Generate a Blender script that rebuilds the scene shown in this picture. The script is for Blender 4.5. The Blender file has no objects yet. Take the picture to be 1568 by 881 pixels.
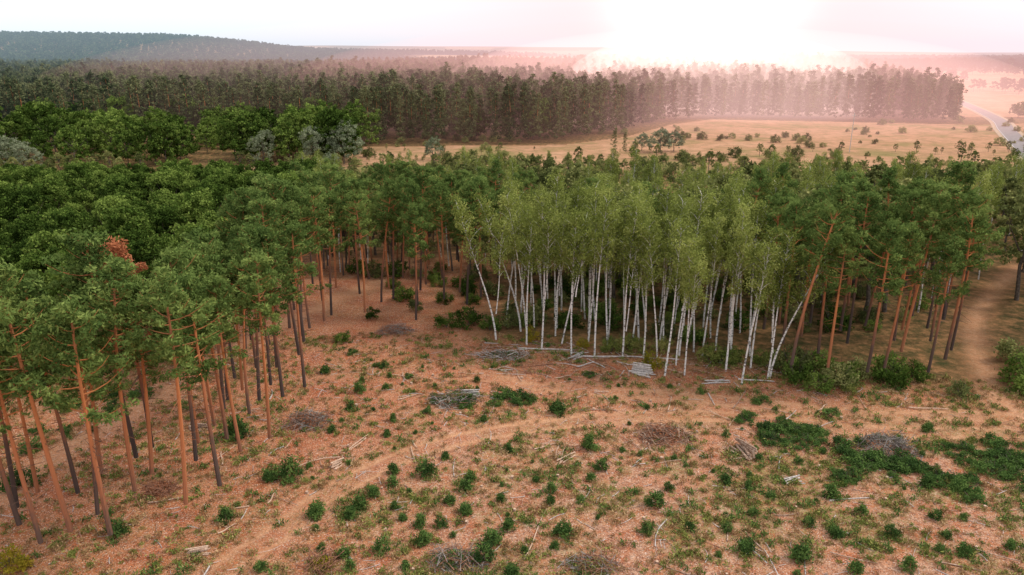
import bpy, math, random
import numpy as np
from mathutils import Vector
R=np.random.default_rng(11)
random.seed(5)
scene=bpy.context.scene
COL=scene.collection
scene.view_settings.view_transform='Standard'
scene.view_settings.look='None'
scene.view_settings.exposure=0

# ---------------------------------------------------------------- noise / terrain
_lat=np.random.default_rng(3).random((256,256))
def vn(x,y,s,o=0):
    x=np.asarray(x,float)/s+o*17.3+900; y=np.asarray(y,float)/s+o*9.1+900
    xi=np.floor(x).astype(int); yi=np.floor(y).astype(int); fx=x-xi; fy=y-yi
    fx=fx*fx*(3-2*fx); fy=fy*fy*(3-2*fy)
    a=_lat[xi%256,yi%256]; b=_lat[(xi+1)%256,yi%256]; c=_lat[xi%256,(yi+1)%256]; d=_lat[(xi+1)%256,(yi+1)%256]
    return (a*(1-fx)+b*fx)*(1-fy)+(c*(1-fx)+d*fx)*fy
def fbm(x,y,s,o=0):
    return .5*vn(x,y,s,o)+.3*vn(x,y,s/2.1,o+1)+.2*vn(x,y,s/4.3,o+2)
def sig(t): return 1/(1+np.exp(-np.clip(t,-30,30)))
def hz(x,y):
    x=np.asarray(x,float); y=np.asarray(y,float)
    near=(fbm(x,y,9,4)-.5)*.35
    z=near*sig((250-y)/30)
    z=z+9*sig((y-720)/90)*sig((x+50)/120)*sig((1500-y)/200)
    far=sig((y-1300)/120)
    z=z+far*( 62*sig((-x-830-80*vn(x,y,400,2))/90)*np.exp(-((y-2350)/520)**2)
        + (28*sig((200-x)/500)+8)*np.exp(-((y-2750)/420)**2)
        + 12*sig((x-1150)/120)*np.exp(-((y-1950)/250)**2)
        + 6*(vn(x,y,500,5)-.4))
    z=z+ sig((y-4200)/250)*(50*sig((1500-x)/900)+22+18*vn(x,y,1300,6))
    return z

# ---------------------------------------------------------------- mesh builder (all quads)
class MB:
    def __init__(s): s.v=[];s.f=[];s.m=[];s.t=[];s.n=0
    def add(s,v,f,m,t):
        s.v.append(v); s.f.append(f+s.n); s.m.append(np.full(len(f),m,int)); s.t.append(np.broadcast_to(t,(len(v),)).astype(float)); s.n+=len(v)
    def tube(s,P,rad,k=6,m=0,t=None,cap=None):
        P=np.asarray(P,float); rad=np.asarray(rad,float); n=len(P)
        T=np.gradient(P,axis=0); T/=np.linalg.norm(T,axis=1)[:,None]+1e-9
        ref=np.array([1,0,0.]) if abs(T[0,0])<.8 else np.array([0,1.,0])
        U=np.cross(T,ref); U/=np.linalg.norm(U,axis=1)[:,None]+1e-9; W=np.cross(T,U)
        a=np.arange(k)/k*2*math.pi
        V=P[:,None]+rad[:,None,None]*(np.cos(a)[None,:,None]*U[:,None]+np.sin(a)[None,:,None]*W[:,None])
        i=np.arange(n-1)[:,None]*k; j=np.arange(k)[None]; j2=(j+1)%k
        F=np.stack([i+j,i+j2,i+k+j2,i+k+j],-1).reshape(-1,4)
        tt=np.repeat(t,k) if t is not None and np.ndim(t) else (t if t is not None else 0)
        s.add(V.reshape(-1,3),F,m,tt)
        if cap is not None and k==6:
            for e in (0,n-1):
                off=.003*(1 if e else -1)*T[e]
                Q=V[e]+off
                s.add(Q,np.array([[0,1,2,3],[0,3,4,5]]),cap,.5)
    def leaves(s,C,L,W,m=1,t=.5,rg=R,flat=0.):
        N=len(C)
        if N==0:return
        u=rg.normal(size=(N,3)); u[:,2]*=(1-flat); u/=np.linalg.norm(u,axis=1)[:,None]+1e-9
        w=rg.normal(size=(N,3)); w-= (w*u).sum(1)[:,None]*u; w/=np.linalg.norm(w,axis=1)[:,None]+1e-9
        l=L*rg.uniform(.6,1.3,(N,1)); ww=W*rg.uniform(.6,1.3,(N,1))
        V=np.stack([C-u*l*.5,C+w*ww*.5+u*l*.05,C+u*l*.5,C-w*ww*.5+u*l*.05],1).reshape(-1,3)
        F=np.arange(N*4).reshape(N,4)
        tt=np.repeat(np.broadcast_to(t,(N,)),4)
        s.add(V,F,m,tt)
    def mesh(s,name,mats,smooth=False):
        me=bpy.data.meshes.new(name)
        me.from_pydata(np.concatenate(s.v).tolist(),[],np.concatenate(s.f).tolist())
        for q in mats: me.materials.append(q)
        me.polygons.foreach_set('material_index',np.concatenate(s.m).astype(np.int32))
        at=me.attributes.new('tone','FLOAT','POINT'); at.data.foreach_set('value',np.concatenate(s.t).astype(np.float32))
        me.update(); return me
def put(name,me,x,y,rz=0,sc=1,tilt=(0,0),dz=0,sz=None):
    o=bpy.data.objects.new(name,me); COL.objects.link(o)
    o.location=(x,y,float(hz(x,y))+dz); o.rotation_euler=(tilt[0],tilt[1],rz); o.scale=(sc,sc,sc if sz is None else sz); return o

# ---------------------------------------------------------------- materials
def newmat(name):
    m=bpy.data.materials.new(name); m.use_nodes=True; nt=m.node_tree; nt.nodes.clear()
    out=nt.nodes.new('ShaderNodeOutputMaterial'); return m,nt,out
def N(nt,t,**k):
    n=nt.nodes.new(t)
    for a,b in k.items(): setattr(n,a,b)
    return n
def attr(nt,name):
    n=N(nt,'ShaderNodeAttribute'); n.attribute_name=name; return n.outputs['Fac']
def mix(nt,f,a,b,mode='MIX'):
    n=N(nt,'ShaderNodeMix',data_type='RGBA',blend_type=mode)
    def st(sock,v):
        if isinstance(v,(tuple,list)): sock.default_value=(*v,1) if len(v)==3 else v
        elif isinstance(v,(int,float)): sock.default_value=v
        else: nt.links.new(v,sock)
    st(n.inputs['Factor'],f); st(n.inputs['A'],a); st(n.inputs['B'],b); return n.outputs['Result']
def math_(nt,op,a,b=0.,c=None,clamp=False):
    n=N(nt,'ShaderNodeMath',operation=op,use_clamp=clamp)
    for i,v in enumerate([a,b] if c is None else [a,b,c]):
        if isinstance(v,(int,float)): n.inputs[i].default_value=v
        else: nt.links.new(v,n.inputs[i])
    return n.outputs[0]
def ramp(nt,f,stops):
    n=N(nt,'ShaderNodeValToRGB'); e=n.color_ramp.elements
    while len(e)<len(stops): e.new(.5)
    for q,(p,c) in zip(e,stops): q.position=p; q.color=(*c,1) if len(c)==3 else c
    nt.links.new(f,n.inputs[0]); return n.outputs[0]
def noise(nt,scale,detail=3,vec=None,rough=.6):
    n=N(nt,'ShaderNodeTexNoise'); n.inputs['Scale'].default_value=scale; n.inputs['Detail'].default_value=detail; n.inputs['Roughness'].default_value=rough
    if vec is None:
        g=N(nt,'ShaderNodeNewGeometry'); vec=g.outputs['Position']
    nt.links.new(vec,n.inputs['Vector']); return n.outputs[0]
def leafmat(name,dark,mid,light,trans=.25,rnd=.35):
    m,nt,out=newmat(name)
    oi=N(nt,'ShaderNodeObjectInfo')
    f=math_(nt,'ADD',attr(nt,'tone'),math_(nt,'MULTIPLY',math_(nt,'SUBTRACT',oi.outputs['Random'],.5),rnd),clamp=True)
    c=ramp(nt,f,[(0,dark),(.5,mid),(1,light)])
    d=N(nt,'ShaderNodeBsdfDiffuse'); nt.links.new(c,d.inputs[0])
    if trans:
        t=N(nt,'ShaderNodeBsdfTranslucent'); mx=N(nt,'ShaderNodeMixShader'); mx.inputs[0].default_value=trans
        nt.links.new(c,t.inputs[0]); nt.links.new(d.outputs[0],mx.inputs[1]); nt.links.new(t.outputs[0],mx.inputs[2]); nt.links.new(mx.outputs[0],out.inputs[0])
    else: nt.links.new(d.outputs[0],out.inputs[0])
    return m
def diffmat(name,fn,rough=.9,bump=None):
    m,nt,out=newmat(name)
    c=fn(nt); b=N(nt,'ShaderNodeBsdfPrincipled'); b.inputs['Roughness'].default_value=rough; b.inputs['Specular IOR Level'].default_value=.15
    if isinstance(c,tuple): b.inputs['Base Color'].default_value=(*c,1)
    else: nt.links.new(c,b.inputs['Base Color'])
    nt.links.new(b.outputs[0],out.inputs[0]); return m
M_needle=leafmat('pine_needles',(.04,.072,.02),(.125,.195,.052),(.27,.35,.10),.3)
M_needle_far=leafmat('far_pine_needles',(.035,.050,.024),(.095,.118,.052),(.18,.19,.09),0,.9)
M_hill=leafmat('hill_foliage',(.035,.055,.03),(.07,.10,.052),(.13,.16,.08),0,.9)
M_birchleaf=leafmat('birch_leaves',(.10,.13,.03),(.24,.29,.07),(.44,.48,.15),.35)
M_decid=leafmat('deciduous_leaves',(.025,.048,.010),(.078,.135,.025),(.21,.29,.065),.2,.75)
M_decid2=leafmat('mixed_leaves',(.08,.10,.035),(.19,.22,.075),(.36,.36,.14),.2,.9)
M_willow=leafmat('willow_leaves',(.10,.13,.075),(.22,.26,.16),(.34,.38,.25),.2)
M_dead=leafmat('dead_needles',(.26,.085,.04),(.50,.20,.10),(.66,.34,.20))
M_weed=leafmat('weed_leaves',(.030,.062,.02),(.08,.15,.04),(.18,.28,.075))
M_dry=leafmat('dry_grass',(.18,.11,.05),(.36,.23,.11),(.52,.37,.20),0,.6)
M_grass=leafmat('green_grass',(.09,.13,.03),(.19,.22,.055),(.33,.31,.10),0,.6)
M_yell=leafmat('yellowing_leaves',(.11,.12,.012),(.25,.23,.025),(.44,.32,.04))
def pinebark(nt):
    t=attr(nt,'tone'); g=N(nt,'ShaderNodeNewGeometry')
    mp=N(nt,'ShaderNodeMapping'); mp.inputs['Scale'].default_value=(6,6,1.2); nt.links.new(g.outputs['Position'],mp.inputs[0])
    n=noise(nt,1,4,mp.outputs[0])
    oi=N(nt,'ShaderNodeObjectInfo')
    f=math_(nt,'ADD',math_(nt,'ADD',t,math_(nt,'MULTIPLY',math_(nt,'SUBTRACT',n,.5),.3)),math_(nt,'MULTIPLY',math_(nt,'SUBTRACT',oi.outputs['Random'],.5),.46),clamp=True)
    c=ramp(nt,f,[(0,(.065,.052,.05)),(.2,(.12,.08,.065)),(.40,(.40,.16,.08)),(.75,(.60,.23,.09)),(1,(.40,.18,.09))])
    return mix(nt,math_(nt,'MULTIPLY',n,.4),c,mix(nt,.6,c,(.06,.03,.02)))
M_pbark=diffmat('pine_bark',pinebark)
def birchbark(nt):
    g=N(nt,'ShaderNodeNewGeometry'); mp=N(nt,'ShaderNodeMapping'); mp.inputs['Scale'].default_value=(2.5,2.5,5); nt.links.new(g.outputs['Position'],mp.inputs[0])
    n=noise(nt,1,4,mp.outputs[0],.7)
    c=ramp(nt,n,[(0,(.03,.03,.03)),(.40,(.10,.09,.085)),(.46,(.70,.68,.66)),(1,(.86,.85,.83))])
    return mix(nt,math_(nt,'MULTIPLY_ADD',attr(nt,'tone'),1.6,-.9,clamp=True),c,mix(nt,.7,c,(.40,.36,.32)))
M_bbark=diffmat('birch_bark',birchbark)
M_dbark=diffmat('grey_bark',lambda nt:ramp(nt,noise(nt,3),[(.3,(.06,.05,.04)),(.7,(.17,.14,.12))]))
M_cut=diffmat('cut_wood',lambda nt:ramp(nt,noise(nt,9),[(.3,(.40,.25,.17)),(.7,(.72,.55,.43))]))
M_logbark=diffmat('log_bark',lambda nt:ramp(nt,noise(nt,5),[(.3,(.16,.10,.07)),(.5,(.38,.25,.18)),(.7,(.56,.45,.37))]))
M_greylog=diffmat('weathered_wood',lambda nt:ramp(nt,noise(nt,5),[(.3,(.28,.25,.24)),(.7,(.70,.66,.63))]))
M_twig=diffmat('brown_twigs',lambda nt:ramp(nt,noise(nt,6),[(.3,(.13,.06,.04)),(.7,(.42,.22,.14))]))
M_gtwig=diffmat('grey_twigs',lambda nt:ramp(nt,noise(nt,6),[(.3,(.13,.12,.11)),(.7,(.40,.36,.34))]))

# ---------------------------------------------------------------- trees
def pine(seed,h=21.,c0=.62,nb=26,clump=4,nl=46,L=.36,W=.125,r0=.185,cr=1.8,low=False,leaf=None,stubs=True,lean=.5):
    g=np.random.default_rng(seed); b=MB()
    z=np.linspace(-.3,h*.97,14 if not low else 5); ph=g.uniform(0,6.28); am=g.uniform(.1,.5)
    lx,ly=g.normal(0,lean,2)
    cx=lambda q: am*np.sin(q/h*3.5+ph)+lx*(q/h)**1.5-am*math.sin(ph); cy=lambda q: am*np.cos(q/h*2.7+ph)+ly*(q/h)**1.5-am*math.cos(ph)
    b.tube(np.stack([cx(z),cy(z),z],1),r0*(1-.78*z/h)+.02+.08*np.exp(-np.clip(z,0,9)*1.6),7 if not low else 4,0,np.clip(z/h,0,1))
    asym=g.uniform(0,6.28)
    for i in range(nb):
        f=c0+(1-c0)*((i+g.uniform(0,.9))/nb)**.9; zz=f*h*.97
        q=(f-c0)/(1-c0)
        a=i*2.4+g.uniform(-.7,.7); up=g.uniform(.1,.5)+.5*q
        ln=cr*(.45+1.0*math.sin(min(1,(q*.9+.18))*math.pi)**.8)*g.uniform(.45,1.2)*(1+.25*math.cos(a-asym))
        d=np.array([math.cos(a),math.sin(a),0])
        s=np.linspace(0,1,5)[:,None]
        base=np.array([cx(zz),cy(zz),zz])
        P=base+d*ln*s+np.array([0,0,1])*ln*(up*s*s*.9+.05*s)
        if not low: b.tube(P,np.linspace(.05,.012,5)*(1.25-q*.5),4,0,.7)
        for c in range(clump):
            u=g.uniform(.4,1.08); ctr=base+d*ln*u+np.array([0,0,1])*ln*(up*u*u*.9)+g.normal(0,.26,3)*(1.5 if low else 1)
            rr=g.uniform(.36,.68)*(1.9 if low else 1)
            off=g.normal(0,1,(nl,3)); off/=np.linalg.norm(off,axis=1)[:,None]; off*=rr*g.uniform(.3,1,(nl,1))**.6; off[:,2]*=.66
            tn=g.uniform(.2,.8)
            b.leaves(ctr+off,L,W,1,np.clip(tn+g.normal(0,.12,nl)+off[:,2]/rr*.15,0,1),g)  # clump tops lighter: top shading put into the needle tone
    ctr=np.array([cx(h),cy(h),h*.985]); off=g.normal(0,.33 if not low else .6,(nl*2,3)); b.leaves(ctr+off,L,W,1,.6,g)
    if stubs and not low:
        for i in range(22):
            zz=h*g.uniform(.32,c0+.05); a=g.uniform(0,6.28); ln=g.uniform(.4,2.0)
            base=np.array([cx(zz),cy(zz),zz]); d=np.array([math.cos(a),math.sin(a),g.uniform(-.3,.3)])
            b.tube(base+d*np.linspace(0,ln,3)[:,None]+np.array([0,0,-.12])*np.array([[0],[.3],[1]])*ln,[.028,.018,.008],3,0,.2)
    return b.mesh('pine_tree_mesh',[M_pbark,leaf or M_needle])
def birch(seed,h=20.,c0=.56,L=.24,W=.17,bend=0.,dens=1.):
    g=np.random.default_rng(seed); b=MB()
    def stem(x0,y0,z0,dx,dy,h1,r,c0):
        z=np.linspace(0,1,11); ph=g.uniform(0,6)
        P=np.stack([x0+dx*z**1.4+.2*np.sin(z*5+ph)-.2*math.sin(ph),y0+dy*z**1.4+.2*np.cos(z*4+ph)-.2*math.cos(ph),z0+z*(h1-z0)],1)
        b.tube(P,r*(1-.8*z)+.014,6,0,np.clip(P[:,2]/h,0,1))
        nb=20
        for i in range(nb):
            f=c0+(1-c0)*(i+g.uniform(0,.9))/nb; base=np.array([np.interp(f,z,P[:,k]) for k in range(3)])
            q=(f-c0)/(1-c0); ln=2.3*(.4+math.sin(min(1,q*.75+.2)*math.pi)**.8)*g.uniform(.4,1.1)
            a=i*2.4+g.uniform(-.6,.6); d=np.array([math.cos(a)*.55,math.sin(a)*.55,.9]); s=np.linspace(0,1,5)[:,None]
            Q=base+d*ln*s+np.array([0,0,-1])*ln*.32*s**2.4
            b.tube(Q,np.linspace(.04,.01,5),3,0,.5)
            for c in range(5):
                u=g.uniform(.35,1.1); ctr=base+d*ln*u+np.array([0,0,-1])*ln*.35*u**2.4+g.normal(0,.28,3)
                nl=int(28*dens); off=g.normal(0,1,(nl,3))*np.array([.27,.27,.37])
                tn=g.uniform(.15,.85); b.leaves(ctr+off,L,W,1,np.clip(tn+g.normal(0,.13,nl),0,1),g)
    lx,ly=g.normal(0,.7,2)
    stem(0,0,-.2,lx+bend,ly,h,.125,c0)
    if seed%2: stem(.25*math.cos(seed),.2,3.5+g.uniform(0,5),g.uniform(-1.8,1.8),g.uniform(-.8,.8),h*.88,.075,.42)
    return b.mesh('birch_tree_mesh',[M_bbark,M_birchleaf])
def decid(seed,h=14.,r=4.,ncl=120,nl=60,L=.36,W=.26,leaf=None,base=.28,cs=.17):
    g=np.random.default_rng(seed); b=MB()
    z=np.linspace(-.2,h*.62,5); b.tube(np.stack([.15*np.sin(z),.15*np.cos(z)-.15,z],1),np.linspace(.22,.1,5),6,0,.5)
    cz=h*(1+base)/2; rz=h*(1-base)/2
    lob=[(g.normal(0,1,3)) for _ in range(9)]; lob=[q/np.linalg.norm(q) for q in lob]
    for i in range(7):
        a=i*2.4; s=np.linspace(0,1,4)[:,None]
        b.tube(np.array([0,0,h*(.25+.04*i)])+s*np.array([math.cos(a)*r*.7,math.sin(a)*r*.7,h*.35]),[.11,.08,.05,.02],4,0,.5)
    for c in range(ncl):
        d=g.normal(0,1,3); d/=np.linalg.norm(d); d[2]=d[2] if d[2]>-.6 else -d[2]
        bump=.66+.40*max(0,max((d@q)**1 for q in lob))**6+g.normal(0,.06)
        rad=bump*g.uniform(.5,1.0)**.35
        ctr=np.array([d[0]*r*rad,d[1]*r*rad,cz+d[2]*rz*rad]); rr=r*cs*g.uniform(.6,1.4)
        off=g.normal(0,1,(nl,3)); off/=np.linalg.norm(off,axis=1)[:,None]; off*=rr*g.uniform(.4,1.1,(nl,1)); off[:,2]*=.75
        tn=g.uniform(.15,.8); b.leaves(ctr+off,L,W,1,np.clip(tn+g.normal(0,.14,nl)+.12*off[:,2]/rr,0,1),g)  # leaf tone rises towards clump tops, shading painted into the colour
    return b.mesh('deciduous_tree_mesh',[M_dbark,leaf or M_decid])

PINES=[pine(100+i,h=20+i%3*1.2,c0=.60+.035*(i%3),lean=.9) for i in range(7)]
PINE_DEAD=pine(131,h=21,c0=.60,nb=26,clump=4,nl=36,cr=1.9,leaf=M_dead)
BIRCH=[birch(200+i,h=19+i%3,c0=.54+.03*(i%3)) for i in range(7)]
BIRCH_L=birch(231,h=17.5,bend=-4.4)
DEC=[decid(300+i,h=14,r=3.9+.5*(i%2)) for i in range(5)]
DECLOW=[decid(320+i,h=15,r=6.8,ncl=150,nl=34,L=.62,W=.45,base=-.15,cs=.12) for i in range(4)]
MIX=[decid(340+i,h=12,r=3.0,ncl=74,nl=44,L=.38,W=.27,leaf=M_decid2,base=.08) for i in range(4)]
WIL=[decid(360+i,h=13,r=5.6,ncl=140,nl=36,L=.5,W=.26,leaf=M_willow,base=-.1,cs=.13) for i in range(2)]
PLOW=[pine(400+i,h=22+i*.6,c0=.25,nb=24,clump=2,nl=17,L=1.0,W=.5,cr=2.1+.2*(i%3),low=True,leaf=M_needle_far) for i in range(6)]
PLOWE=[pine(410+i,h=23,c0=.10,nb=34,clump=2,nl=20,L=.85,W=.4,cr=2.0,low=True,leaf=M_needle_far) for i in range(3)]
HILLT=[decid(440+i,h=17,r=6.5,ncl=26,nl=14,L=2.4,W=1.8,leaf=M_hill,base=.05) for i in range(3)]

def inpoly(x,y,P):
    c=False;n=len(P)
    for i in range(n):
        x1,y1=P[i];x2,y2=P[i-1]
        if (y1>y)!=(y2>y) and x<(x2-x1)*(y-y1)/(y2-y1)+x1: c=not c
    return c
def dpoly(x,y,P):
    x=np.asarray(x,float);y=np.asarray(y,float);d=np.full(x.shape,1e9)
    for (x1,y1),(x2,y2) in zip(P[:-1],P[1:]):
        dx,dy=x2-x1,y2-y1; t=np.clip(((x-x1)*dx+(y-y1)*dy)/(dx*dx+dy*dy),0,1)
        d=np.minimum(d,np.hypot(x-x1-t*dx,y-y1-t*dy))
    return d
def smooth(P,n=12):
    P=[P[0]]+P+[P[-1]];o=[]
    for i in range(1,len(P)-2):
        p0,p1,p2,p3=[np.array(q,float) for q in P[i-1:i+3]]
        for t in np.arange(n)/n:
            o.append(tuple(.5*((2*p1)+(p2-p0)*t+(2*p0-5*p1+4*p2-p3)*t*t+(-p0+3*p1-3*p2+p3)*t**3)))
    o.append(tuple(P[-1])); return o
TR1=smooth([(-27,36),(-21.4,44.7),(-17.6,51),(-15,56),(-8.9,62.3),(1,66.8),(11.2,69),(24.7,68.8),(36.9,66),(50.6,65.5),(75,67)],5)
TR2=smooth([(75,65),(58,68),(53,73),(56.6,82),(63.7,95.7),(75,110),(92,128)],5)
TR3=smooth([(-4,80),(1.2,77.5),(12,75),(24,72.5),(37,70),(52,69)],5)
TR4=smooth([(-45,48),(-43,60),(-39,75),(-35,90),(-22,118),(-12,150)],5)
placed=[]
def poisson(poly,n,md,tries=40,avoid=(),pl=None):
    pl=placed if pl is None else pl
    xs=[p[0] for p in poly]; ys=[p[1] for p in poly]; out=[]
    for _ in range(n*tries):
        if len(out)>=n: break
        x=random.uniform(min(xs),max(xs)); y=random.uniform(min(ys),max(ys))
        if not inpoly(x,y,poly): continue
        if any((x-a)**2+(y-b)**2<md*md for a,b in pl): continue
        if any(dpoly(x,y,T)<w for T,w in avoid): continue
        out.append((x,y)); pl.append((x,y))
    return out
def tree(name,me,x,y,s=1,t=.02):
    return put(name,me,x,y,random.uniform(0,6.28),s,(random.gauss(0,t),random.gauss(0,t)))
def cap(s,y,h,k=.165): return min(s,(36-k*y)/h*random.uniform(.93,1.05)) if y>88 else s

P_EX=[(-36.3,46.9),(-33.5,44.8),(-31.6,45.5),(-29,45.6),(-29.9,51),(-25.2,48.9),(-23.4,51.9),(-27.3,56.1),(-23.7,57.6),(-22.1,59.7),(-25.6,59.4),(-27.9,62.3),(-25.2,64.5),(-23.3,68.4),(-25.4,67.2),(-21.7,70.6),(-26,75),(-24.2,93),(-19.9,94),(-18.3,98),(-17,100),(-12.7,91.6),(-24.8,82.3),(-34.4,51),(-38,51.5),(-40,47),
 (30.7,75),(35.2,75.8),(38.8,74.5),(41.2,75.6),(40,82.3),(45.9,75),(48.7,77),(51.4,80.4)]
placed+=P_EX
B_EX=[(-2.1,91),(1.9,88.8),(3.8,87.7),(6.4,88.8),(7.4,85.3),(10.3,85.3),(13.7,84.7),(16.2,84.3),(17.9,79.5),(20.2,79.5),(17.5,82.3),(19.8,82.3),(23.7,85.3),(25.3,80.4),(26.1,76.8),(28.5,81.3),(29.5,78.2),(27,84.3),(22.9,86.4),(15.3,87.7),(10.3,93.2),(5.8,92.1),(12.7,91)]
placed+=B_EX
pts=list(P_EX)
pts+=poisson([(-42,44),(-36,44),(-29,51),(-24,60),(-24,90),(-33,90),(-30,70),(-28,60),(-37,52),(-44,52)],32,2.5)
pts+=poisson([(-36,88),(-24,90),(-14,95),(-3,97),(0,128),(-32,128)],38,4.0,avoid=((TR4,2.2),))
pts+=poisson([(0,100),(30,97),(60,100),(60,118),(0,120)],12,4,avoid=((TR2,3),))
pts+=poisson([(31,78),(52,79),(60,98),(32,98)],24,3.6,avoid=((TR2,3),))
pts+=poisson([(62,74),(90,74),(110,110),(78,105),(62,84)],16,5,avoid=((TR2,3.5),))
src_p=[]
for i,(x,y) in enumerate(pts):
    o=tree('pine_tree',PINES[i%7],x,y,cap(random.uniform(.88,1.06),y,21,.16),.028); src_p.append(o)
tree('dead_pine_tree',PINE_DEAD,-31.8,57.8,1.03,.01)
bpts=B_EX[1:]+poisson([(-3,93),(2,89.5),(16,86),(32,80),(33,98),(0,106)],42,2.4)
for i,(x,y) in enumerate(bpts):
    tree('birch_tree',BIRCH[i%7],x,y,cap(random.uniform(.80,.98),y,20,.172),.04)
put('birch_tree',BIRCH_L,-2.1,91,0,1); put('birch_tree',BIRCH_L,1.2,94,.3,1.0); put('birch_tree',BIRCH_L,29.8,78.4,3.1,.92)
bmore=poisson([(-4,104),(34,97),(62,99),(95,112),(95,122),(-6,124)],52,3.9,avoid=((TR2,3),))
bsrc=[]
for i,(x,y) in enumerate(bmore):
    if i%3==0: bsrc.append(tree('birch_tree',BIRCH[i%7],x,y,cap(1,y,20,.16)))
    else: tree('young_deciduous_tree',MIX[i%4],x,y,cap(1.5,y,12,.165))

# scatter through instancing
def scatter(name,xy,src,smin=.8,smax=1.2,sc=None,dz=0.,seed=0):
    xy=np.asarray(xy,float); n=len(xy); g=np.random.default_rng(seed+n)
    P=np.column_stack([xy,hz(xy[:,0],xy[:,1])+dz])
    me=bpy.data.meshes.new(name); me.from_pydata(P.tolist(),[],[])
    s=g.uniform(smin,smax,n) if sc is None else np.asarray(sc)
    for nm,ty,va in (('rz','FLOAT',g.uniform(0,6.28,n)),('sc','FLOAT',s),('ix','INT',g.integers(0,len(src),n))):
        a=me.attributes.new(nm,ty,'POINT'); a.data.foreach_set('value',va.astype(np.float32 if ty=='FLOAT' else np.int32))
    o=bpy.data.objects.new(name,me); COL.objects.link(o)
    ng=bpy.data.node_groups.new(name+'_gn','GeometryNodeTree')
    ng.interface.new_socket('Geometry',in_out='INPUT',socket_type='NodeSocketGeometry'); ng.interface.new_socket('Geometry',in_out='OUTPUT',socket_type='NodeSocketGeometry')
    gi=ng.nodes.new('NodeGroupInput'); go=ng.nodes.new('NodeGroupOutput'); ip=ng.nodes.new('GeometryNodeInstanceOnPoints'); jn=ng.nodes.new('GeometryNodeJoinGeometry')
    for q in src:
        oi=ng.nodes.new('GeometryNodeObjectInfo'); oi.inputs['Object'].default_value=q; oi.inputs['As Instance'].default_value=True; ng.links.new(oi.outputs['Geometry'],jn.inputs[0])
    def na(nm,t):
        q=ng.nodes.new('GeometryNodeInputNamedAttribute'); q.data_type=t; q.inputs['Name'].default_value=nm; return q.outputs['Attribute']
    cx=ng.nodes.new('ShaderNodeCombineXYZ'); ng.links.new(na('rz','FLOAT'),cx.inputs[2])
    ng.links.new(gi.outputs[0],ip.inputs['Points']); ng.links.new(jn.outputs[0],ip.inputs['Instance']); ip.inputs['Pick Instance'].default_value=True
    ng.links.new(na('ix','INT'),ip.inputs['Instance Index']); ng.links.new(cx.outputs[0],ip.inputs['Rotation']); ng.links.new(na('sc','FLOAT'),ip.inputs['Scale'])
    ng.links.new(ip.outputs[0],go.inputs[0])
    md=o.modifiers.new('inst','NODES'); md.node_group=ng; return o
def jgrid(x0,x1,y0,y1,d,j=.42,seed=1):
    g=np.random.default_rng(seed); X,Y=np.meshgrid(np.arange(x0,x1,d),np.arange(y0,y1,d)); X=X+(np.arange(X.shape[0])%2)[:,None]*d/2
    P=np.stack([X.ravel(),Y.ravel()],1); return P+g.uniform(-j*d,j*d,P.shape)
def infr(P,k=.78): return np.abs(P[:,0])<k*P[:,1]+25
def bush(seed,h,r,mat,n=26,nl=60,L=.24,W=.14):
    g=np.random.default_rng(seed); b=MB()
    for i in range(7):
        a=g.uniform(0,6.28); b.tube([(0,0,-.1),(math.cos(a)*r*.4,math.sin(a)*r*.4,h*.5),(math.cos(a)*r*.7,math.sin(a)*r*.7,h*.85)],[.03,.02,.01],3,0,.5)
    for i in range(n):
        a=g.uniform(0,6.28); q=math.sqrt(g.uniform(0,1)); zz=h*g.uniform(.1,1)*(1-.5*q*q)
        c=np.array([math.cos(a)*q*r,math.sin(a)*q*r,zz]); off=g.normal(0,.2*r/1.2,(nl,3)); off[:,2]*=.8
        V=c+off; V[:,2]=np.abs(V[:,2]); b.leaves(V,L,W,1,np.clip(g.uniform(.15,.8)+g.normal(0,.12,nl),0,1),g)
    return b.mesh('bush_mesh',[M_dbark,mat])
BG=[bush(600+i,1.6,1.3,M_weed,16,60) for i in range(3)]; BY=[bush(610+i,2.6,1.5,M_yell if i else M_grass) for i in range(2)]; BD=[bush(620+i,3.0,1.7,M_decid,24,60,.28,.2) for i in range(3)]
BL=[bush(630+i,2.8,1.6,M_decid2,24,60,.26,.18) for i in range(3)]

dsrc=[]
q=poisson([(-80,76),(-50,74),(-45,82),(-39,98),(-36,128),(-42,150),(-130,150)],100,5.2,pl=[])
for i,(x,y) in enumerate(q):
    dsrc.append(tree('deciduous_tree',DEC[i%5],x,y,random.uniform(.72,1.12)))
dsrc=dsrc[:5]
msrc=[tree('young_deciduous_tree',MIX[i],*p,s) for i,(p,s) in enumerate([((20,128),1.0),((44,130),.95),((66,128),1.0),((88,122),1.05)])]
lsrc=[tree('deciduous_tree',DECLOW[i],*p,s) for i,(p,s) in enumerate([((-60,256),1.2),((-75,262),1.25),((-90,258),1.1),((-120,250),1.1)])]
wsrc=[tree('willow_tree',WIL[i],*p,s) for i,(p,s) in enumerate([((-51,205),.8),((-160,236),.9)])]
for (x,y,s) in [(56,282,.95),(62,286,.8),(50,288,.7)]: put('willow_tree',WIL[0],x,y,x,s,sz=s*.8)
put('pine_tree',PLOWE[0],38,276,0,.42); put('pine_tree',PLOWE[1],42,279,0,.34)
tree('willow_tree',WIL[1],-66,250,1.0); tree('willow_tree',WIL[0],-28,262,.65); tree('willow_tree',WIL[1],-84,252,.9); tree('willow_tree',WIL[0],-57,252,1.15); tree('willow_tree',WIL[1],-152,233,.75)
P=jgrid(-97,-54,257,292,11); scatter('deciduous_grove',P,lsrc,.9,1.25)
P=jgrid(-330,-116,246,330,12.5); scatter('deciduous_woods',P,lsrc,sc=(.55+.9*fbm(P[:,0],P[:,1],30,8))*R.uniform(.75,1.2,len(P)))
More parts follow.
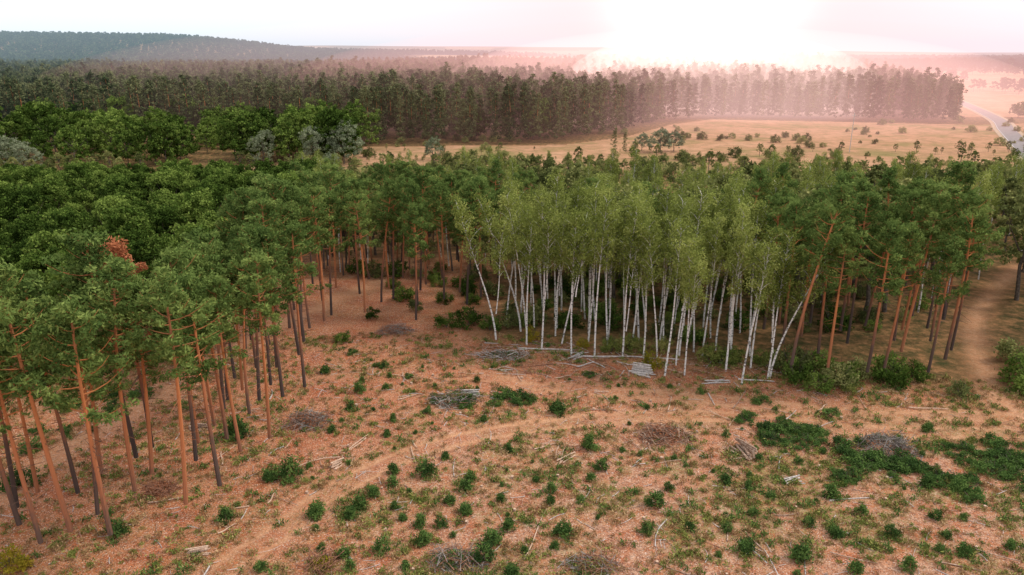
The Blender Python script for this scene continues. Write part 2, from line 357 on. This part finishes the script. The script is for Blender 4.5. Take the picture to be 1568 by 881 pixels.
P=jgrid(-130,-60,296,345,12); scatter('deciduous_woods',P,lsrc,.6,1.0)
P=jgrid(-240,-38,150,205,6.4); P=P[P[:,0]<-(P[:,1]*.30-8)]; s=np.clip((36-.142*P[:,1])/14,.3,1)*R.uniform(.75,1.1,len(P)); scatter('deciduous_canopy',P,dsrc,sc=s)
P=jgrid(-260,-60,200,240,7); P=P[fbm(P[:,0],P[:,1],30,7)>.47]; scatter('scrub_thicket',P,msrc,.35,.65)
P=jgrid(-60,190,121,262,5.2); D=P[:,1]
keep=infr(P)&(fbm(P[:,0],P[:,1],28,3)>.32+.16*(D-120)/140)&~((P[:,0]<-P[:,1]*.28))
keep&=dpoly(P[:,0],P[:,1],TR2)>4; P=P[keep]; D=P[:,1]
hm=np.clip(36-(.152-.03*vn(P[:,0],P[:,1],18,8))*D,2.2,15)*R.uniform(.55,1.06,len(P))
bsel=(R.random(len(P))<.4)&(hm>6); scatter('young_mixed_wood',P[~bsel],msrc,sc=hm[~bsel]/12); scatter('young_birch_wood',P[bsel],bsrc[:6],sc=hm[bsel]/19)
P=jgrid(-55,0,121,170,6); P=P[(fbm(P[:,0],P[:,1],30,12)>.44)&(P[:,0]>-P[:,1]*.3)]; s=np.clip((36-.15*P[:,1])/21,.3,.95)*R.uniform(.85,1.05,len(P)); scatter('pine_wood',P,src_p[:6],sc=s)
P=jgrid(-60,200,215,288,6.5,seed=21); P=P[infr(P)&(fbm(P[:,0],P[:,1],22,16)>.50+.10*(P[:,1]-215)/70)&(R.random(len(P))<.7)]; scatter('field_edge_trees',P,msrc,sc=R.uniform(.22,.62,len(P))*(1.1-.4*(P[:,1]-215)/70))
fsrc=[put('field_bush',BL[i],*p,0,1.5) for i,p in enumerate([(60,262),(80,268),(104,272)])]
P=jgrid(-60,330,226,430,6); P=P[infr(P)&(R.random(len(P))<.5*np.clip((fbm(P[:,0],P[:,1],26,14)-.52)*6+1.0*sig((262-P[:,1])/6),0.04,1))]; scatter('field_shrubs',P,fsrc,.4,1.4)
P=jgrid(200,420,330,460,9); P=P[infr(P)&(dpoly(P[:,0],P[:,1],[(240,350),(275,440),(320,540)])<26)&(dpoly(P[:,0],P[:,1],[(205,300),(275,430),(330,560)])>12)&(P[:,0]>.62*P[:,1]+10)&(R.random(len(P))<.5)]; scatter('roadside_trees',P,lsrc,.25,.6)
EDGE=[(-900,400),(-400,360),(-130,345),(-60,305),(20,312),(48,345),(80,400),(112,432),(180,415),(236,398),(262,450),(400,1000),(420,1150),(-1300,1150)]
psrc=[tree('pine_tree',PLOW[i],*p,1) for i,p in enumerate([(-58,318),(-30,322),(0,330),(130,444),(200,427),(160,440)])]
pes=[tree('pine_tree',PLOWE[i],*p,1) for i,p in enumerate([(-58,303),(-30,306),(0,309)])]
E=EDGE[2:11]
P=jgrid(-900,450,300,620,6.6,seed=4); P=P[infr(P)]; P=P[[inpoly(a,b,EDGE) for a,b in P]]; de=dpoly(P[:,0],P[:,1],E)
hv=lambda P:(.74+.44*fbm(P[:,0],P[:,1],38,2))*R.uniform(.84,1.1,len(P))
Q=P[de<16]; scatter('distant_pine_forest',Q,pes,sc=hv(Q)*.97); P=P[de>=16]
mx=R.random(len(P))<.14
scatter('distant_pine_forest',P[~mx],psrc,sc=hv(P[~mx])); scatter('distant_mixed_trees',P[mx],lsrc,sc=hv(P[mx])*1.15)
P=jgrid(-1000,450,620,1150,9.4,seed=5); P=P[infr(P)]; P=P[[inpoly(a,b,EDGE) for a,b in P]]
P=P[~((P[:,1]>800)&(vn(P[:,0],P[:,1],110,3)<.28))]
scatter('distant_pine_forest',P,psrc,sc=(.78+.46*fbm(P[:,0],P[:,1],90,2))*R.uniform(.85,1.12,len(P)))
hs=[tree('deciduous_tree',HILLT[i],*p,1) for i,p in enumerate([(-700,1180),(-200,1170),(300,1175)])]
P=jgrid(-2700,2700,1150,3100,19,seed=6); P=P[infr(P)]
fld=(vn(P[:,0],P[:,1],330,9)<.30)|((P[:,0]>380)&(P[:,1]<1700)&(vn(P[:,0],P[:,1],200,1)<.5))
P=P[~fld]; scatter('hill_forest',P,hs,.8,1.25)
P=jgrid(330,1100,640,1150,16,seed=8); P=P[infr(P)&(P[:,0]>.46*P[:,1]+20)&(vn(P[:,0],P[:,1],70,2)>.55)]; scatter('far_tree_belt',P,hs,.5,.8)

# ---------------------------------------------------------------- ground
def axis(segs):
    o=[]
    for a,b,n,geo in segs:
        o+= list(np.geomspace(a,b,n,endpoint=False)) if geo else list(np.linspace(a,b,n,endpoint=False))
    return o
ys=[-600,-300,-120,-40,0]+axis([(20,150,340,0),(150,430,90,0),(430,1300,60,1),(1300,9000,70,1)])+[9000]
xp=axis([(90,450,80,0),(450,7000,45,1)])+[7000]
xs=[-q for q in xp[::-1]]+axis([(-90,90,440,0)])+xp
xs=np.array(xs);ys=np.array(ys); X,Y=np.meshgrid(xs,ys); Z=hz(X,Y)
def greenmask(x,y):
    w=.34+.60*sig((66-y)/3)*sig((x+18)/3)+.3*sig((x-20)/6)
    return np.clip((fbm(x,y,5,21)*.6+fbm(x,y,1.8,25)*.4-.39)*4.5,0,1)*np.clip(w,0,1)
near=(np.abs(X)<95)&(Y<155)&(Y>15)
trk=np.zeros_like(X); wob=(vn(X[near],Y[near],2.5,1)-.5)*.6+(vn(X[near],Y[near],9,3)-.5)*1.0; brk=.5+.5*np.clip(fbm(X[near],Y[near],4,9)*3-.8,0,1)
dn=lambda T:dpoly(X[near]+wob,Y[near]+wob,T)
trk[near]=np.clip(np.maximum.reduce([np.exp(-((dn(TR1)-1.0)/.36)**2)*brk,np.exp(-(dn(TR1)/2.1)**4)*.14,np.exp(-(dn(TR2)/1.9)**2)*(.35+.4*brk),np.exp(-((dn(TR3)-.9)/.4)**2)*.9*brk,np.exp(-(dn(TR3)/2.6)**4)*.25,np.exp(-(dn(TR4)/1.8)**2)*.5]),0,1)
Z=Z-trk*.12
grn=greenmask(X,Y)*(1-trk*.8)
pale=sig((68-Y+6*(vn(X,Y,12,2)-.5))/3)*sig((X+12+8*(vn(X,Y,9,3)-.5))/4)
FLD=[(-90,238),(-60,300),(20,306),(50,335),(85,398),(112,426),(180,410),(245,392),(330,420),(600,420),(400,240),(100,225),(20,240),(-60,235)]
fld=np.zeros_like(X); idx=np.argwhere((Y>200)&(Y<440)&(X>-120)&(X<650))
for i,j in idx: fld[i,j]=inpoly(X[i,j],Y[i,j],FLD)
fld=np.maximum(fld,((Y>440)&(Y<1250)&(X>.46*Y+50)).astype(float))
fld=np.maximum(fld,((vn(X,Y,330,9)<.27)&(Y>1300)).astype(float))
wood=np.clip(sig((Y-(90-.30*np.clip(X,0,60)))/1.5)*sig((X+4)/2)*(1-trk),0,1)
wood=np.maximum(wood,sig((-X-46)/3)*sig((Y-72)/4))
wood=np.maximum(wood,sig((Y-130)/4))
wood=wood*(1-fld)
nx,ny=len(xs),len(ys)
ii=np.arange(ny-1)[:,None]*nx+np.arange(nx-1)[None]
F=np.stack([ii,ii+1,ii+nx+1,ii+nx],-1).reshape(-1,4)
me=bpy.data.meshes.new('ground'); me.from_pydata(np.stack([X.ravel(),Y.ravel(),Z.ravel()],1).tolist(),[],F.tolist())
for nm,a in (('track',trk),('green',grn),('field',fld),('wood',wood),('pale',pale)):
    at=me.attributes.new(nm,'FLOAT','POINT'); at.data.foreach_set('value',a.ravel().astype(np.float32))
me.polygons.foreach_set('use_smooth',np.ones(len(me.polygons),bool))
def groundmat():
    m,nt,out=newmat('ground_soil')
    n1=noise(nt,.22,5); n2=noise(nt,1.3,5,rough=.7); n3=noise(nt,7,4,rough=.75)
    c=ramp(nt,n1,[(.32,(.40,.105,.042)),(.46,(.52,.165,.068)),(.58,(.56,.23,.11)),(.70,(.43,.125,.05))])
    c=mix(nt,ramp(nt,n2,[(.44,(0,0,0)),(.66,(.8,.8,.8))]),c,mix(nt,.5,c,(.66,.37,.23)))
    pc=ramp(nt,n2,[(.34,(.34,.155,.09)),(.5,(.54,.30,.19)),(.64,(.68,.45,.32))])
    c=mix(nt,math_(nt,'MULTIPLY',attr(nt,'pale'),ramp(nt,noise(nt,.5,4,rough=.7),[(.38,(.1,.1,.1)),(.62,(.9,.9,.9))])),c,pc)
    c=mix(nt,ramp(nt,noise(nt,2.3,4,rough=.7),[(.34,(.8,.8,.8)),(.46,(0,0,0))]),c,(.24,.09,.05))
    c=mix(nt,ramp(nt,n3,[(.37,(.95,.95,.95)),(.51,(0,0,0))]),c,(.15,.075,.05))
    c=mix(nt,ramp(nt,noise(nt,8,3,rough=.85),[(.57,(0,0,0)),(.62,(1,1,1))]),c,(.78,.61,.51))
    gf=math_(nt,'MULTIPLY',attr(nt,'green'),ramp(nt,noise(nt,2.6,5,rough=.8),[(.40,(0,0,0)),(.58,(1,1,1))]),clamp=True)
    gc=ramp(nt,noise(nt,4,3),[(.35,(.13,.15,.045)),(.55,(.29,.26,.09)),(.7,(.46,.35,.17))])
    c=mix(nt,math_(nt,'MULTIPLY',gf,.8),c,gc)
    tc=ramp(nt,noise(nt,2.2,5,rough=.7),[(.3,(.52,.25,.13)),(.5,(.66,.37,.21)),(.7,(.78,.50,.32))])
    c=mix(nt,math_(nt,'MULTIPLY',attr(nt,'track'),.9),c,tc)
    fc=ramp(nt,noise(nt,.03,6,rough=.7),[(.38,(.27,.21,.09)),(.5,(.46,.26,.155)),(.65,(.53,.32,.20))])
    fc=mix(nt,ramp(nt,noise(nt,.2,5,rough=.75),[(.38,(.85,.85,.85)),(.56,(0,0,0))]),fc,mix(nt,.6,fc,(.15,.14,.055)))
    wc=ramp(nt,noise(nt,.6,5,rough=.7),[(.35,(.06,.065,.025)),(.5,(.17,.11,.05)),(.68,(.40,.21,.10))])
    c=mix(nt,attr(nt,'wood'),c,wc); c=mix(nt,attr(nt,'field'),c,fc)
    b=N(nt,'ShaderNodeBsdfPrincipled'); b.inputs['Roughness'].default_value=1; b.inputs['Specular IOR Level'].default_value=.05
    nt.links.new(c,b.inputs['Base Color'])
    bp=N(nt,'ShaderNodeBump'); bp.inputs['Strength'].default_value=1; bp.inputs['Distance'].default_value=.25
    nt.links.new(math_(nt,'ADD',n2,math_(nt,'MULTIPLY',n3,.6)),bp.inputs['Height']); nt.links.new(bp.outputs[0],b.inputs['Normal'])
    nt.links.new(b.outputs[0],out.inputs[0]); return m
me.materials.append(groundmat())
COL.objects.link(bpy.data.objects.new('ground',me))
def ribbon(name,T,w,mat,dz,off=0):
    T=np.array(smooth(T,8)); d=np.gradient(T,axis=0); d/=np.linalg.norm(d,axis=1)[:,None]; n=np.stack([d[:,1],-d[:,0]],1)
    L=T+n*(off-w/2); Q=T+n*(off+w/2); V=[];Fc=[]
    for i in range(len(T)):
        zc=max(hz(*L[i]),hz(*Q[i]))+dz
        V+=[(*L[i],zc),(*Q[i],zc)]
        if i: Fc.append((2*i-2,2*i-1,2*i+1,2*i))
    m=bpy.data.meshes.new(name); m.from_pydata(V,[],Fc); m.materials.append(mat); o=bpy.data.objects.new(name,m); COL.objects.link(o); return o
RD=[(150,200),(178,250),(205,300),(240,365),(275,430),(330,560),(420,800),(520,1100)]
M_asph=diffmat('asphalt',lambda nt:ramp(nt,noise(nt,.6),[(.3,(.19,.19,.20)),(.7,(.27,.265,.265))]))
M_verge=diffmat('gravel_verge',lambda nt:ramp(nt,noise(nt,.8),[(.3,(.32,.26,.18)),(.7,(.48,.38,.27))]))
ribbon('road_verge',RD,11,M_verge,.12); r=ribbon('road',RD,7.5,M_asph,.2)
M_paint=diffmat('road_paint',lambda nt:(.7,.7,.68))
for of in (-3.4,3.4):
    q=ribbon('edge_line',RD,.16,M_paint,.206,of); q.parent=r
def pole(x,y,h=13):
    b=MB(); b.tube([(0,0,-.5),(0,0,h)],[.17,.11],6,0,.5,cap=0); b.tube([(-1.2,0,h-.8),(1.2,0,h-.8)],[.07,.07],4,0,.5)
    for q in (-1.1,0,1.1): b.tube([(q,0,h-.75),(q,0,h-.35)],[.05,.04],4,1,.5)
    put('utility_pole',b.mesh('utility_pole',[M_greylog,M_cut]),x,y,.4)
pole(128,283,14.5); pole(232,330,12); pole(300,415,12)

# ---------------------------------------------------------------- small plants
def sapling(seed,h=1.15):
    g=np.random.default_rng(seed); b=MB(); b.tube([(0,0,-.1),(0,0,h*.8)],[.03,.012],4,0,.2)
    for i in range(28):
        f=g.uniform(.05,.95); rr=h*.58*(1-f*.6)*g.uniform(.4,1.1); a=g.uniform(0,6.28)
        c=np.array([math.cos(a)*rr,math.sin(a)*rr,h*f*.88]); off=g.normal(0,.13,(30,3)); b.leaves(c+off,.24,.07,1,np.clip(g.uniform(.1,.85)+g.normal(0,.1,30),0,1),g)
    return b.mesh('sapling_mesh',[M_pbark,M_weed])
SAP=[sapling(500+i,.8+.12*i) for i in range(5)]
sap=[(-15.9,51.9,1.5),(-13.1,51.8,1.1),(-12.6,46.8,.9),(-6.9,48.4,1.1),(-9.8,47.3,1),(-3.8,52.2,1.1),(-4.1,55.6,1.1),(-5.2,53.7,.9),(-7.5,50.5,1),(-7.7,58,1.3),(-11.8,54.9,1.1),(-10.7,58.4,1),(-12.7,53.1,1.2),(-10.5,56.2,.9),(-2.1,46.3,1.3),(-1.5,48.4,1.3),(-.2,50.1,1),(4,49.3,1.3),(7.6,62.8,1.4),(8.1,59,1),(7,57.3,.9),(-.9,54,.8),(-3.7,57.3,.9),(3.3,55.1,.9),(11.9,53.2,1.2),(17.7,47.3,1.3),(21.5,46.4,1.4),(27.3,54.7,1.3),(28.5,52,.8),(34.2,51.3,.8),(36.2,56.1,1.3),(38.2,55.4,1.2),(41.4,66,1),(29,45.2,1),(29.6,49.2,.9),(25.3,49.2,1),(18.7,56.6,1),(4.8,70,1.5),(-26.9,64.4,2),(-19.6,57.4,1.6),(-21.4,57.1,1.2),(25,45,1),(34,47,1),(-23,51,1.1),(-31,49.5,1.2),(0,44.5,1.2),(14,50,.7),(-18,66,.8),(-12,68,.8),(-17,75,1),(-22,80,1.2)]
for i,(x,y,s) in enumerate(sap): put('pine_sapling',SAP[i%5],x,y,random.uniform(0,6),s)
xt=poisson([(-18,42),(45,42),(52,62),(28,74),(-3,82),(-18,84),(-20,60)],120,1.6,pl=[(a,b) for a,b,_ in sap],avoid=((TR1,1.6),(TR3,1.2)))
for i,(x,y) in enumerate(xt): put('pine_sapling',SAP[i%5],x,y,random.uniform(0,6),random.uniform(.3,.8))
wd=[(23.8,68,.8),(25.8,66.2,.9),(27.5,65.5,1.0),(25,64,.9),(28.6,63.6,.8),(30,65,1.0),(31.5,63,.9),(33.2,60.3,1.0),(31,61.5,.8),(34.5,59,.9),(36,60,1.0),(37,58.5,.8),(43,62,.8),(45,60.5,.9),(46.5,63.5,.9),(44.5,57.8,.9),(42,59.5,.7),(47,56,.9),(26.8,72.5,.8),(9,79.5,.6),(48,58.8,1.0),(49.5,61,.9),(-6,74,.5),(-5,71.3,.6),(-9,69.8,.5),(-2,71.8,.6),(-1.2,73.2,.6),(-12,79,.5),(-16,82,.6),(-20,86,.6)]
wd+=[(random.gauss(a,sx),random.gauss(b,sy),random.uniform(.5,1.0)) for a,b,sx,sy,n in [(26.5,65.5,2.4,1.6,14),(33,60.5,3.0,1.5,14),(46,60,3.2,2.6,18),(31.5,57.5,2,1,6),(-3,73,2.4,1,6),(39,57,2,1.2,5)] for _ in range(n)]
for (x,y,s) in wd: put('bush',random.choice(BG),x,y,random.uniform(0,6),s,sz=s*.68)
for (x,y,s) in [(32.5,77.5,1),(34,74.9,.8),(36.8,76.5,1.1),(38,78,1),(43,77,1),(44,79,1.1),(33,80,1.2),(36,81,1),(40,79,.9),(46.5,78.5,.8),(49.3,74,.7),(-9,95,.8),(-6,96,1.0),(-3,94.5,.8),(0,96,1),(3,97,1.1),(-20,99,.6),(-14,102,.7),(60,78,1.1),(62,75.5,1.2),(64,79,1.3),(66,76,1.1),(61,83,1.2),(67,83,1.3),(58.5,77,1.3),(57.6,74.5,1.0),(20,92,1),(24,90,1),(8,96,1),(14,96,1.1),(-22,90,.6)]:
    put('bush',random.choice(BD+BL),x,y,random.uniform(0,6),s)
for (x,y,s) in [(12.5,86.5,.8),(14.5,86.8,.9),(16.2,87,.7),(24,83.5,.9),(25.6,82.5,1),(27.2,83.6,.8),(16.6,81.4,.8),(2.5,90.5,.7),(9,88,.6),(30.5,82,1),(58.5,75,.8),(60.5,73,.9),(37.5,74.8,.6),(19,86.5,.8),(-36.8,45.4,.9)]:
    put('bush',random.choice(BY),x,y,random.uniform(0,6),s,sz=s*random.uniform(.8,1.2))
allb=[o for o in COL.objects if o.name.startswith('bush')]
P=poisson([(0,97),(60,92),(60,118),(-30,124),(-10,100)],70,3,pl=[],avoid=((TR2,3),)); scatter('undergrowth',P,[o for o in allb if o.data in BD+BL][:8],.6,1.2)
P=poisson([(-75,45),(-42,45),(-38,90),(-60,90)],60,2,pl=[]); scatter('undergrowth',P,allb[:6],.4,1.1)
def tuft(seed,h,n,mat,sp=.16):
    g=np.random.default_rng(seed); b=MB()
    c=g.normal(0,sp,(n,3)); c[:,2]=np.abs(g.normal(0,h*.35,n))+h*.2
    b.leaves(c,h*.9,.05+h*.09,0,g.uniform(.1,.9,n),g,flat=-.6); return b.mesh('tuft_mesh',[mat])
gs=[put('grass_tuft',tuft(700,.28,34,M_grass),6,60),put('grass_tuft',tuft(701,.34,34,M_grass),9,61),put('grass_tuft',tuft(703,.3,30,M_grass,.25),14,59),put('herb_plant',tuft(702,.34,34,M_weed,.2),12,58)]
dsrc2=[put('dry_grass_tuft',tuft(710,.25,30,M_dry),4,61),put('dry_grass_tuft',tuft(711,.33,30,M_dry,.22),5,57)]
CLEAR=(lambda P:(P[:,0]>-58)&(P[:,0]<60)&(P[:,1]<93-.28*np.clip(P[:,0],0,80)))
P=R.uniform((-58,38),(62,94),(50000,2)); P=P[CLEAR(P)]
gm=greenmask(P[:,0],P[:,1]); dtr=np.minimum.reduce([dpoly(P[:,0],P[:,1],T) for T in (TR1,TR3,TR4)])
k=(R.random(len(P))<gm*.34+.03)&((dtr>1.5)|(R.random(len(P))<.14)); scatter('grass',P[k],gs,.4,1.4,seed=1)
k=(R.random(len(P))<.11+.20*gm)&((dtr>1.3)|(R.random(len(P))<.2)); scatter('dry_grass',P[k],dsrc2,.4,1.2,seed=2)

# ---------------------------------------------------------------- wood debris
def sticks(name,n,area,lmin,lmax,r,mats,seed,hgt=.08):
    g=np.random.default_rng(seed); b=MB(); k=0
    while k<n:
        x=g.uniform(area[0],area[1]); y=g.uniform(area[2],area[3])
        if y>91-.28*max(x,0): continue
        a=g.uniform(0,6.28); l=g.uniform(lmin,lmax); rr=g.uniform(.5,1.3)*r; bd=g.normal(0,.06)*l
        d=np.array([math.cos(a),math.sin(a)]); p=np.array([x,y]); s=np.linspace(-.5,.5,4)
        Q=p+d*l*s[:,None]+np.array([-d[1],d[0]])*bd*(1-4*s[:,None]**2)
        z=hz(Q[:,0],Q[:,1])+hgt*g.uniform(.4,1.6)+g.uniform(-.1,.3)*rr*s
        b.tube(np.column_stack([Q,z]),np.linspace(rr,rr*.6,4),5,int(g.integers(0,len(mats))),.5); k+=1
    o=bpy.data.objects.new(name,b.mesh(name,mats)); COL.objects.link(o)
sticks('scattered_branches',1800,(-45,52,40,91),.3,1.8,.03,[M_twig,M_logbark,M_greylog],1)
sticks('scattered_poles',90,(-30,50,42,88),1.2,4,.055,[M_cut,M_logbark,M_greylog],2,.1)
sticks('felling_slash',130,(-4,34,79,91),1,4.5,.05,[M_greylog,M_twig,M_logbark],7,.15)
def logpile(name,x,y,rz,n,l,r,mat,spread=1.):
    g=np.random.default_rng(int(abs(x*31+y*7))); b=MB(); row=max(2,int(math.sqrt(n)*1.5)); i=0; lev=0
    while i<n:
        c=max(1,row-lev*2)
        for j in range(c):
            if i>=n: break
            o=(j-(c-1)/2)*r*2.15*spread; a=g.normal(0,.10*spread); ll=l*g.uniform(.75,1.15); z=r*1.0+lev*r*1.75; sh=g.normal(0,l*.06)
            d=np.array([math.cos(a),math.sin(a),g.normal(0,.02)]); p=np.array([sh,o,z]); rr=r*g.uniform(.7,1.15)
            b.tube([p-d*ll/2,p,p+d*ll/2],[rr,rr*.96,rr*.9],6,0,.5,cap=1); i+=1
        lev+=1
    put(name,b.mesh(name,[mat,M_cut]),x,y,rz)
logpile('birch_log_pile',15.3,80.0,-.35,16,2.3,.11,M_greylog,1.2)
logpile('log_pile',22.0,61.9,1.9,12,2.6,.11,M_logbark,1.9)
logpile('log_pile',-16.0,59.4,.9,9,1.2,.07,M_cut,1.5)
logpile('log_pile',-23.6,47.1,.2,7,1.5,.07,M_cut,1.5)
logpile('log_pile',24.7,57.1,.3,8,1.8,.07,M_greylog,2.2)
logpile('log_pile',-31.2,66.5,.2,6,2.0,.1,M_logbark,1.4)
logpile('log_pile',7.9,84.6,.6,5,2.2,.09,M_greylog,2)
logpile('log_pile',23.5,77.3,0,4,3,.08,M_greylog,2)
logpile('log_pile',-4.5,74.2,-.2,7,2,.08,M_greylog,1.8)
logpile('log_pile',5.0,61,1.1,4,2.2,.06,M_cut,3)
def fallen(name,x,y,rz,l,r,mat):
    b=MB(); s=np.linspace(-.5,.5,7); b.tube(np.column_stack([s*l,.12*np.sin(s*5),r+.05+0*s]),np.linspace(r,r*.6,7),6,0,.3,cap=1)
    put(name,b.mesh(name,[mat,M_cut]),x,y,rz)
for a in [(1.9,49.5,1.25,6.8,.06,M_cut),(12.5,84.6,-.05,7.5,.13,M_greylog),(4.4,87,-.12,7,.12,M_greylog),(8.9,82.3,.5,2.6,.10,M_greylog),(10.2,82.8,2.1,3.4,.08,M_greylog),(18,84,-.2,5,.1,M_greylog),(0,86.5,.2,4,.09,M_greylog),(28,77.6,-.2,4,.1,M_greylog),(6.5,84,-.9,3,.08,M_logbark),(44,70.6,-.15,4,.08,M_cut),(-11.5,73.5,.5,2.2,.07,M_cut),(-20.3,54.3,1.4,1.8,.07,M_cut),(-20.5,70,-.5,2.5,.08,M_cut),(33,71,.7,2,.08,M_cut),(3.2,63,.4,2.4,.07,M_cut),(-29,54,.2,3,.08,M_logbark),(-27,60.8,1.9,2.5,.07,M_cut),(40,46,0,3,.07,M_cut),(-22.5,50,.8,1.6,.07,M_cut),(6,79,.3,2,.07,M_cut),(10,75,-.2,1.6,.08,M_cut)]:
    fallen('fallen_log',*a)
def brush(name,x,y,rx,ry,h,mats,n=420,leaf=None,seed=0):
    g=np.random.default_rng(int(abs(x*13+y*5))+seed); b=MB()
    for i in range(int(n*.62)):
        a=g.uniform(0,6.28); q=math.sqrt(g.uniform(0,1))*(1+.25*math.sin(3*a+x)); px,py=math.cos(a)*q*rx,math.sin(a)*q*ry; top=h*max(.05,(1-q*q))
        z=g.uniform(.03,1)*top+.05; th=g.normal(x,.9); l=g.uniform(.6,2.6); el=g.normal(0,.32)
        d=np.array([math.cos(th)*math.cos(el),math.sin(th)*math.cos(el),math.sin(el)]); p=np.array([px,py,z])
        bd=g.normal(0,.1,3)*l; Q=np.array([p-d*l/2,p+bd,p+d*l/2]); Q[:,2]=np.maximum(Q[:,2],.03); r=g.uniform(.012,.042)
        b.tube(Q,[r,r*.8,r*.4],3,int(g.integers(0,len(mats))),.5)
    if leaf:
        m=len(mats); c=g.normal(0,1,(700,3))*np.array([rx*.45,ry*.45,0]); c[:,2]=g.uniform(.05,1,700)*h*np.clip(1-(c[:,0]/rx)**2-(c[:,1]/ry)**2,.05,1)
        b.leaves(c,.24,.08,m,g.uniform(.1,.9,700),g); mats=mats+[leaf]
    put(name,b.mesh(name,mats),x,y,0)
brush('brush_pile',-6.2,72.4,2.6,1.8,1.3,[M_twig,M_gtwig,M_greylog,M_dbark],420,M_weed)
brush('brush_pile',-21.0,67.8,2.2,2.0,1.1,[M_twig,M_gtwig,M_dbark],420,M_dead)
brush('brush_pile',14.9,65.0,2.5,1.9,1.0,[M_twig,M_logbark,M_dbark],420,M_dead)
brush('brush_pile',35.3,62.0,2.7,2.2,1.7,[M_gtwig,M_dbark],520)
brush('brush_pile',-4.2,46.2,2.2,1.2,.9,[M_twig,M_gtwig,M_dbark],320,M_weed)
brush('brush_pile',6.0,45.3,1.8,1.1,.8,[M_gtwig,M_twig],260,M_grass)
brush('brush_pile',-30.5,55.6,1.5,1.3,.6,[M_twig],220,M_dead)
brush('brush_pile',-16,94,2.2,1.6,.9,[M_gtwig,M_twig],320)
brush('brush_pile',-14,45.8,1.2,1,.7,[M_twig],160,M_yell)
brush('brush_pile',-1,85,3.4,1.5,.6,[M_gtwig,M_twig,M_greylog],300,M_weed)
def stump(seed):
    b=MB(); b.tube([(0,0,-.1),(0,0,.08),(0,0,.26)],[.24,.19,.17],6,0,.3,cap=1); return b.mesh('stump_mesh',[M_logbark,M_cut])
ST=stump(1)
for (x,y) in poisson([(-18,42),(45,42),(50,64),(28,74),(0,84),(-16,86),(-19,60)],60,2.4,pl=[],avoid=((TR1,1.6),)): put('tree_stump',ST,x,y,random.uniform(0,6),random.uniform(.5,.9))

# ---------------------------------------------------------------- haze: added volumes whose own emission paints distance veil and pink sun glow
def emissive_haze(name,loc,rad,ab,emit,ecol,box=False):
    if box: bpy.ops.mesh.primitive_cube_add(size=2)
    else: bpy.ops.mesh.primitive_ico_sphere_add(subdivisions=5,radius=1)
    o=bpy.context.object; o.name=name; o.location=loc; o.scale=rad
    m,nt,out=newmat(name+'_volume'); v=N(nt,'ShaderNodeVolumeAbsorption'); v.inputs['Color'].default_value=(0,0,0,1); v.inputs['Density'].default_value=ab
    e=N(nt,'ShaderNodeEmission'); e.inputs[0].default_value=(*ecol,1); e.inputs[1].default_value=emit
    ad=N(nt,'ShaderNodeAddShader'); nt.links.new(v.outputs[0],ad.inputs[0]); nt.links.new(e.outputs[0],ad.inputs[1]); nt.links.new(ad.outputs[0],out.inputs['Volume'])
    o.data.materials.append(m)
emissive_haze('emissive_haze',(0,4700,60),(7500,4380,90),.00014,.00014,(.66,.86,1.0),True)  # added bluish box; its emission stands in for scattered light
emissive_haze('emissive_sun_glow',(145,640,8),(500,400,62),.0003,.00045,(1,.50,.45))  # added nested pink volumes; they glow themselves, no sun lights them
emissive_haze('emissive_sun_glow',(142,600,8),(320,340,52),.0005,.0009,(1,.48,.43))
emissive_haze('emissive_sun_glow',(142,580,8),(200,270,46),.0008,.0022,(1,.58,.52))
emissive_haze('emissive_sun_glow',(145,590,12),(105,200,40),.0010,.0045,(1,.76,.68))

# ---------------------------------------------------------------- light
el,az=math.radians(50),math.radians(88)
d=Vector((math.sin(az)*math.cos(el),math.cos(az)*math.cos(el),math.sin(el)))
L=bpy.data.lights.new('sun','SUN'); L.energy=2.4; L.angle=math.radians(12); L.color=(1,.89,.76)
lo=bpy.data.objects.new('sun',L); COL.objects.link(lo); lo.rotation_euler=d.to_track_quat('Z','Y').to_euler()
w=bpy.data.worlds.new('World'); scene.world=w; w.use_nodes=True; nt=w.node_tree; nt.nodes.clear()
out=N(nt,'ShaderNodeOutputWorld'); bg=N(nt,'ShaderNodeBackground'); bg.inputs[1].default_value=.1
sk=N(nt,'ShaderNodeTexSky',sky_type='NISHITA'); sk.sun_disc=False; sk.sun_elevation=el; sk.sun_rotation=az
tc=N(nt,'ShaderNodeTexCoord'); vm=N(nt,'ShaderNodeVectorMath',operation='DOT_PRODUCT'); sd=Vector((.237,.97,.03)).normalized(); vm.inputs[1].default_value=sd
nt.links.new(tc.outputs['Generated'],vm.inputs[0])
dt=math_(nt,'MAXIMUM',vm.outputs['Value'],0.)
wide=math_(nt,'POWER',dt,22.); core=math_(nt,'POWER',dt,330.)
c=mix(nt,.88,sk.outputs[0],(12.4,12.1,12.2))
c=mix(nt,math_(nt,'MULTIPLY',wide,.9),c,(13,8.2,8.0))
c=mix(nt,core,c,(36,30,27))
nt.links.new(c,bg.inputs[0]); nt.links.new(bg.outputs[0],out.inputs[0])

cam=bpy.data.cameras.new('camera'); cam.lens=26; cam.sensor_width=36; cam.clip_end=20000; cam.clip_start=.5
co=bpy.data.objects.new('camera',cam); COL.objects.link(co); co.location=(0,0,36); co.rotation_euler=(math.radians(90-17.6),0,0); scene.camera=co
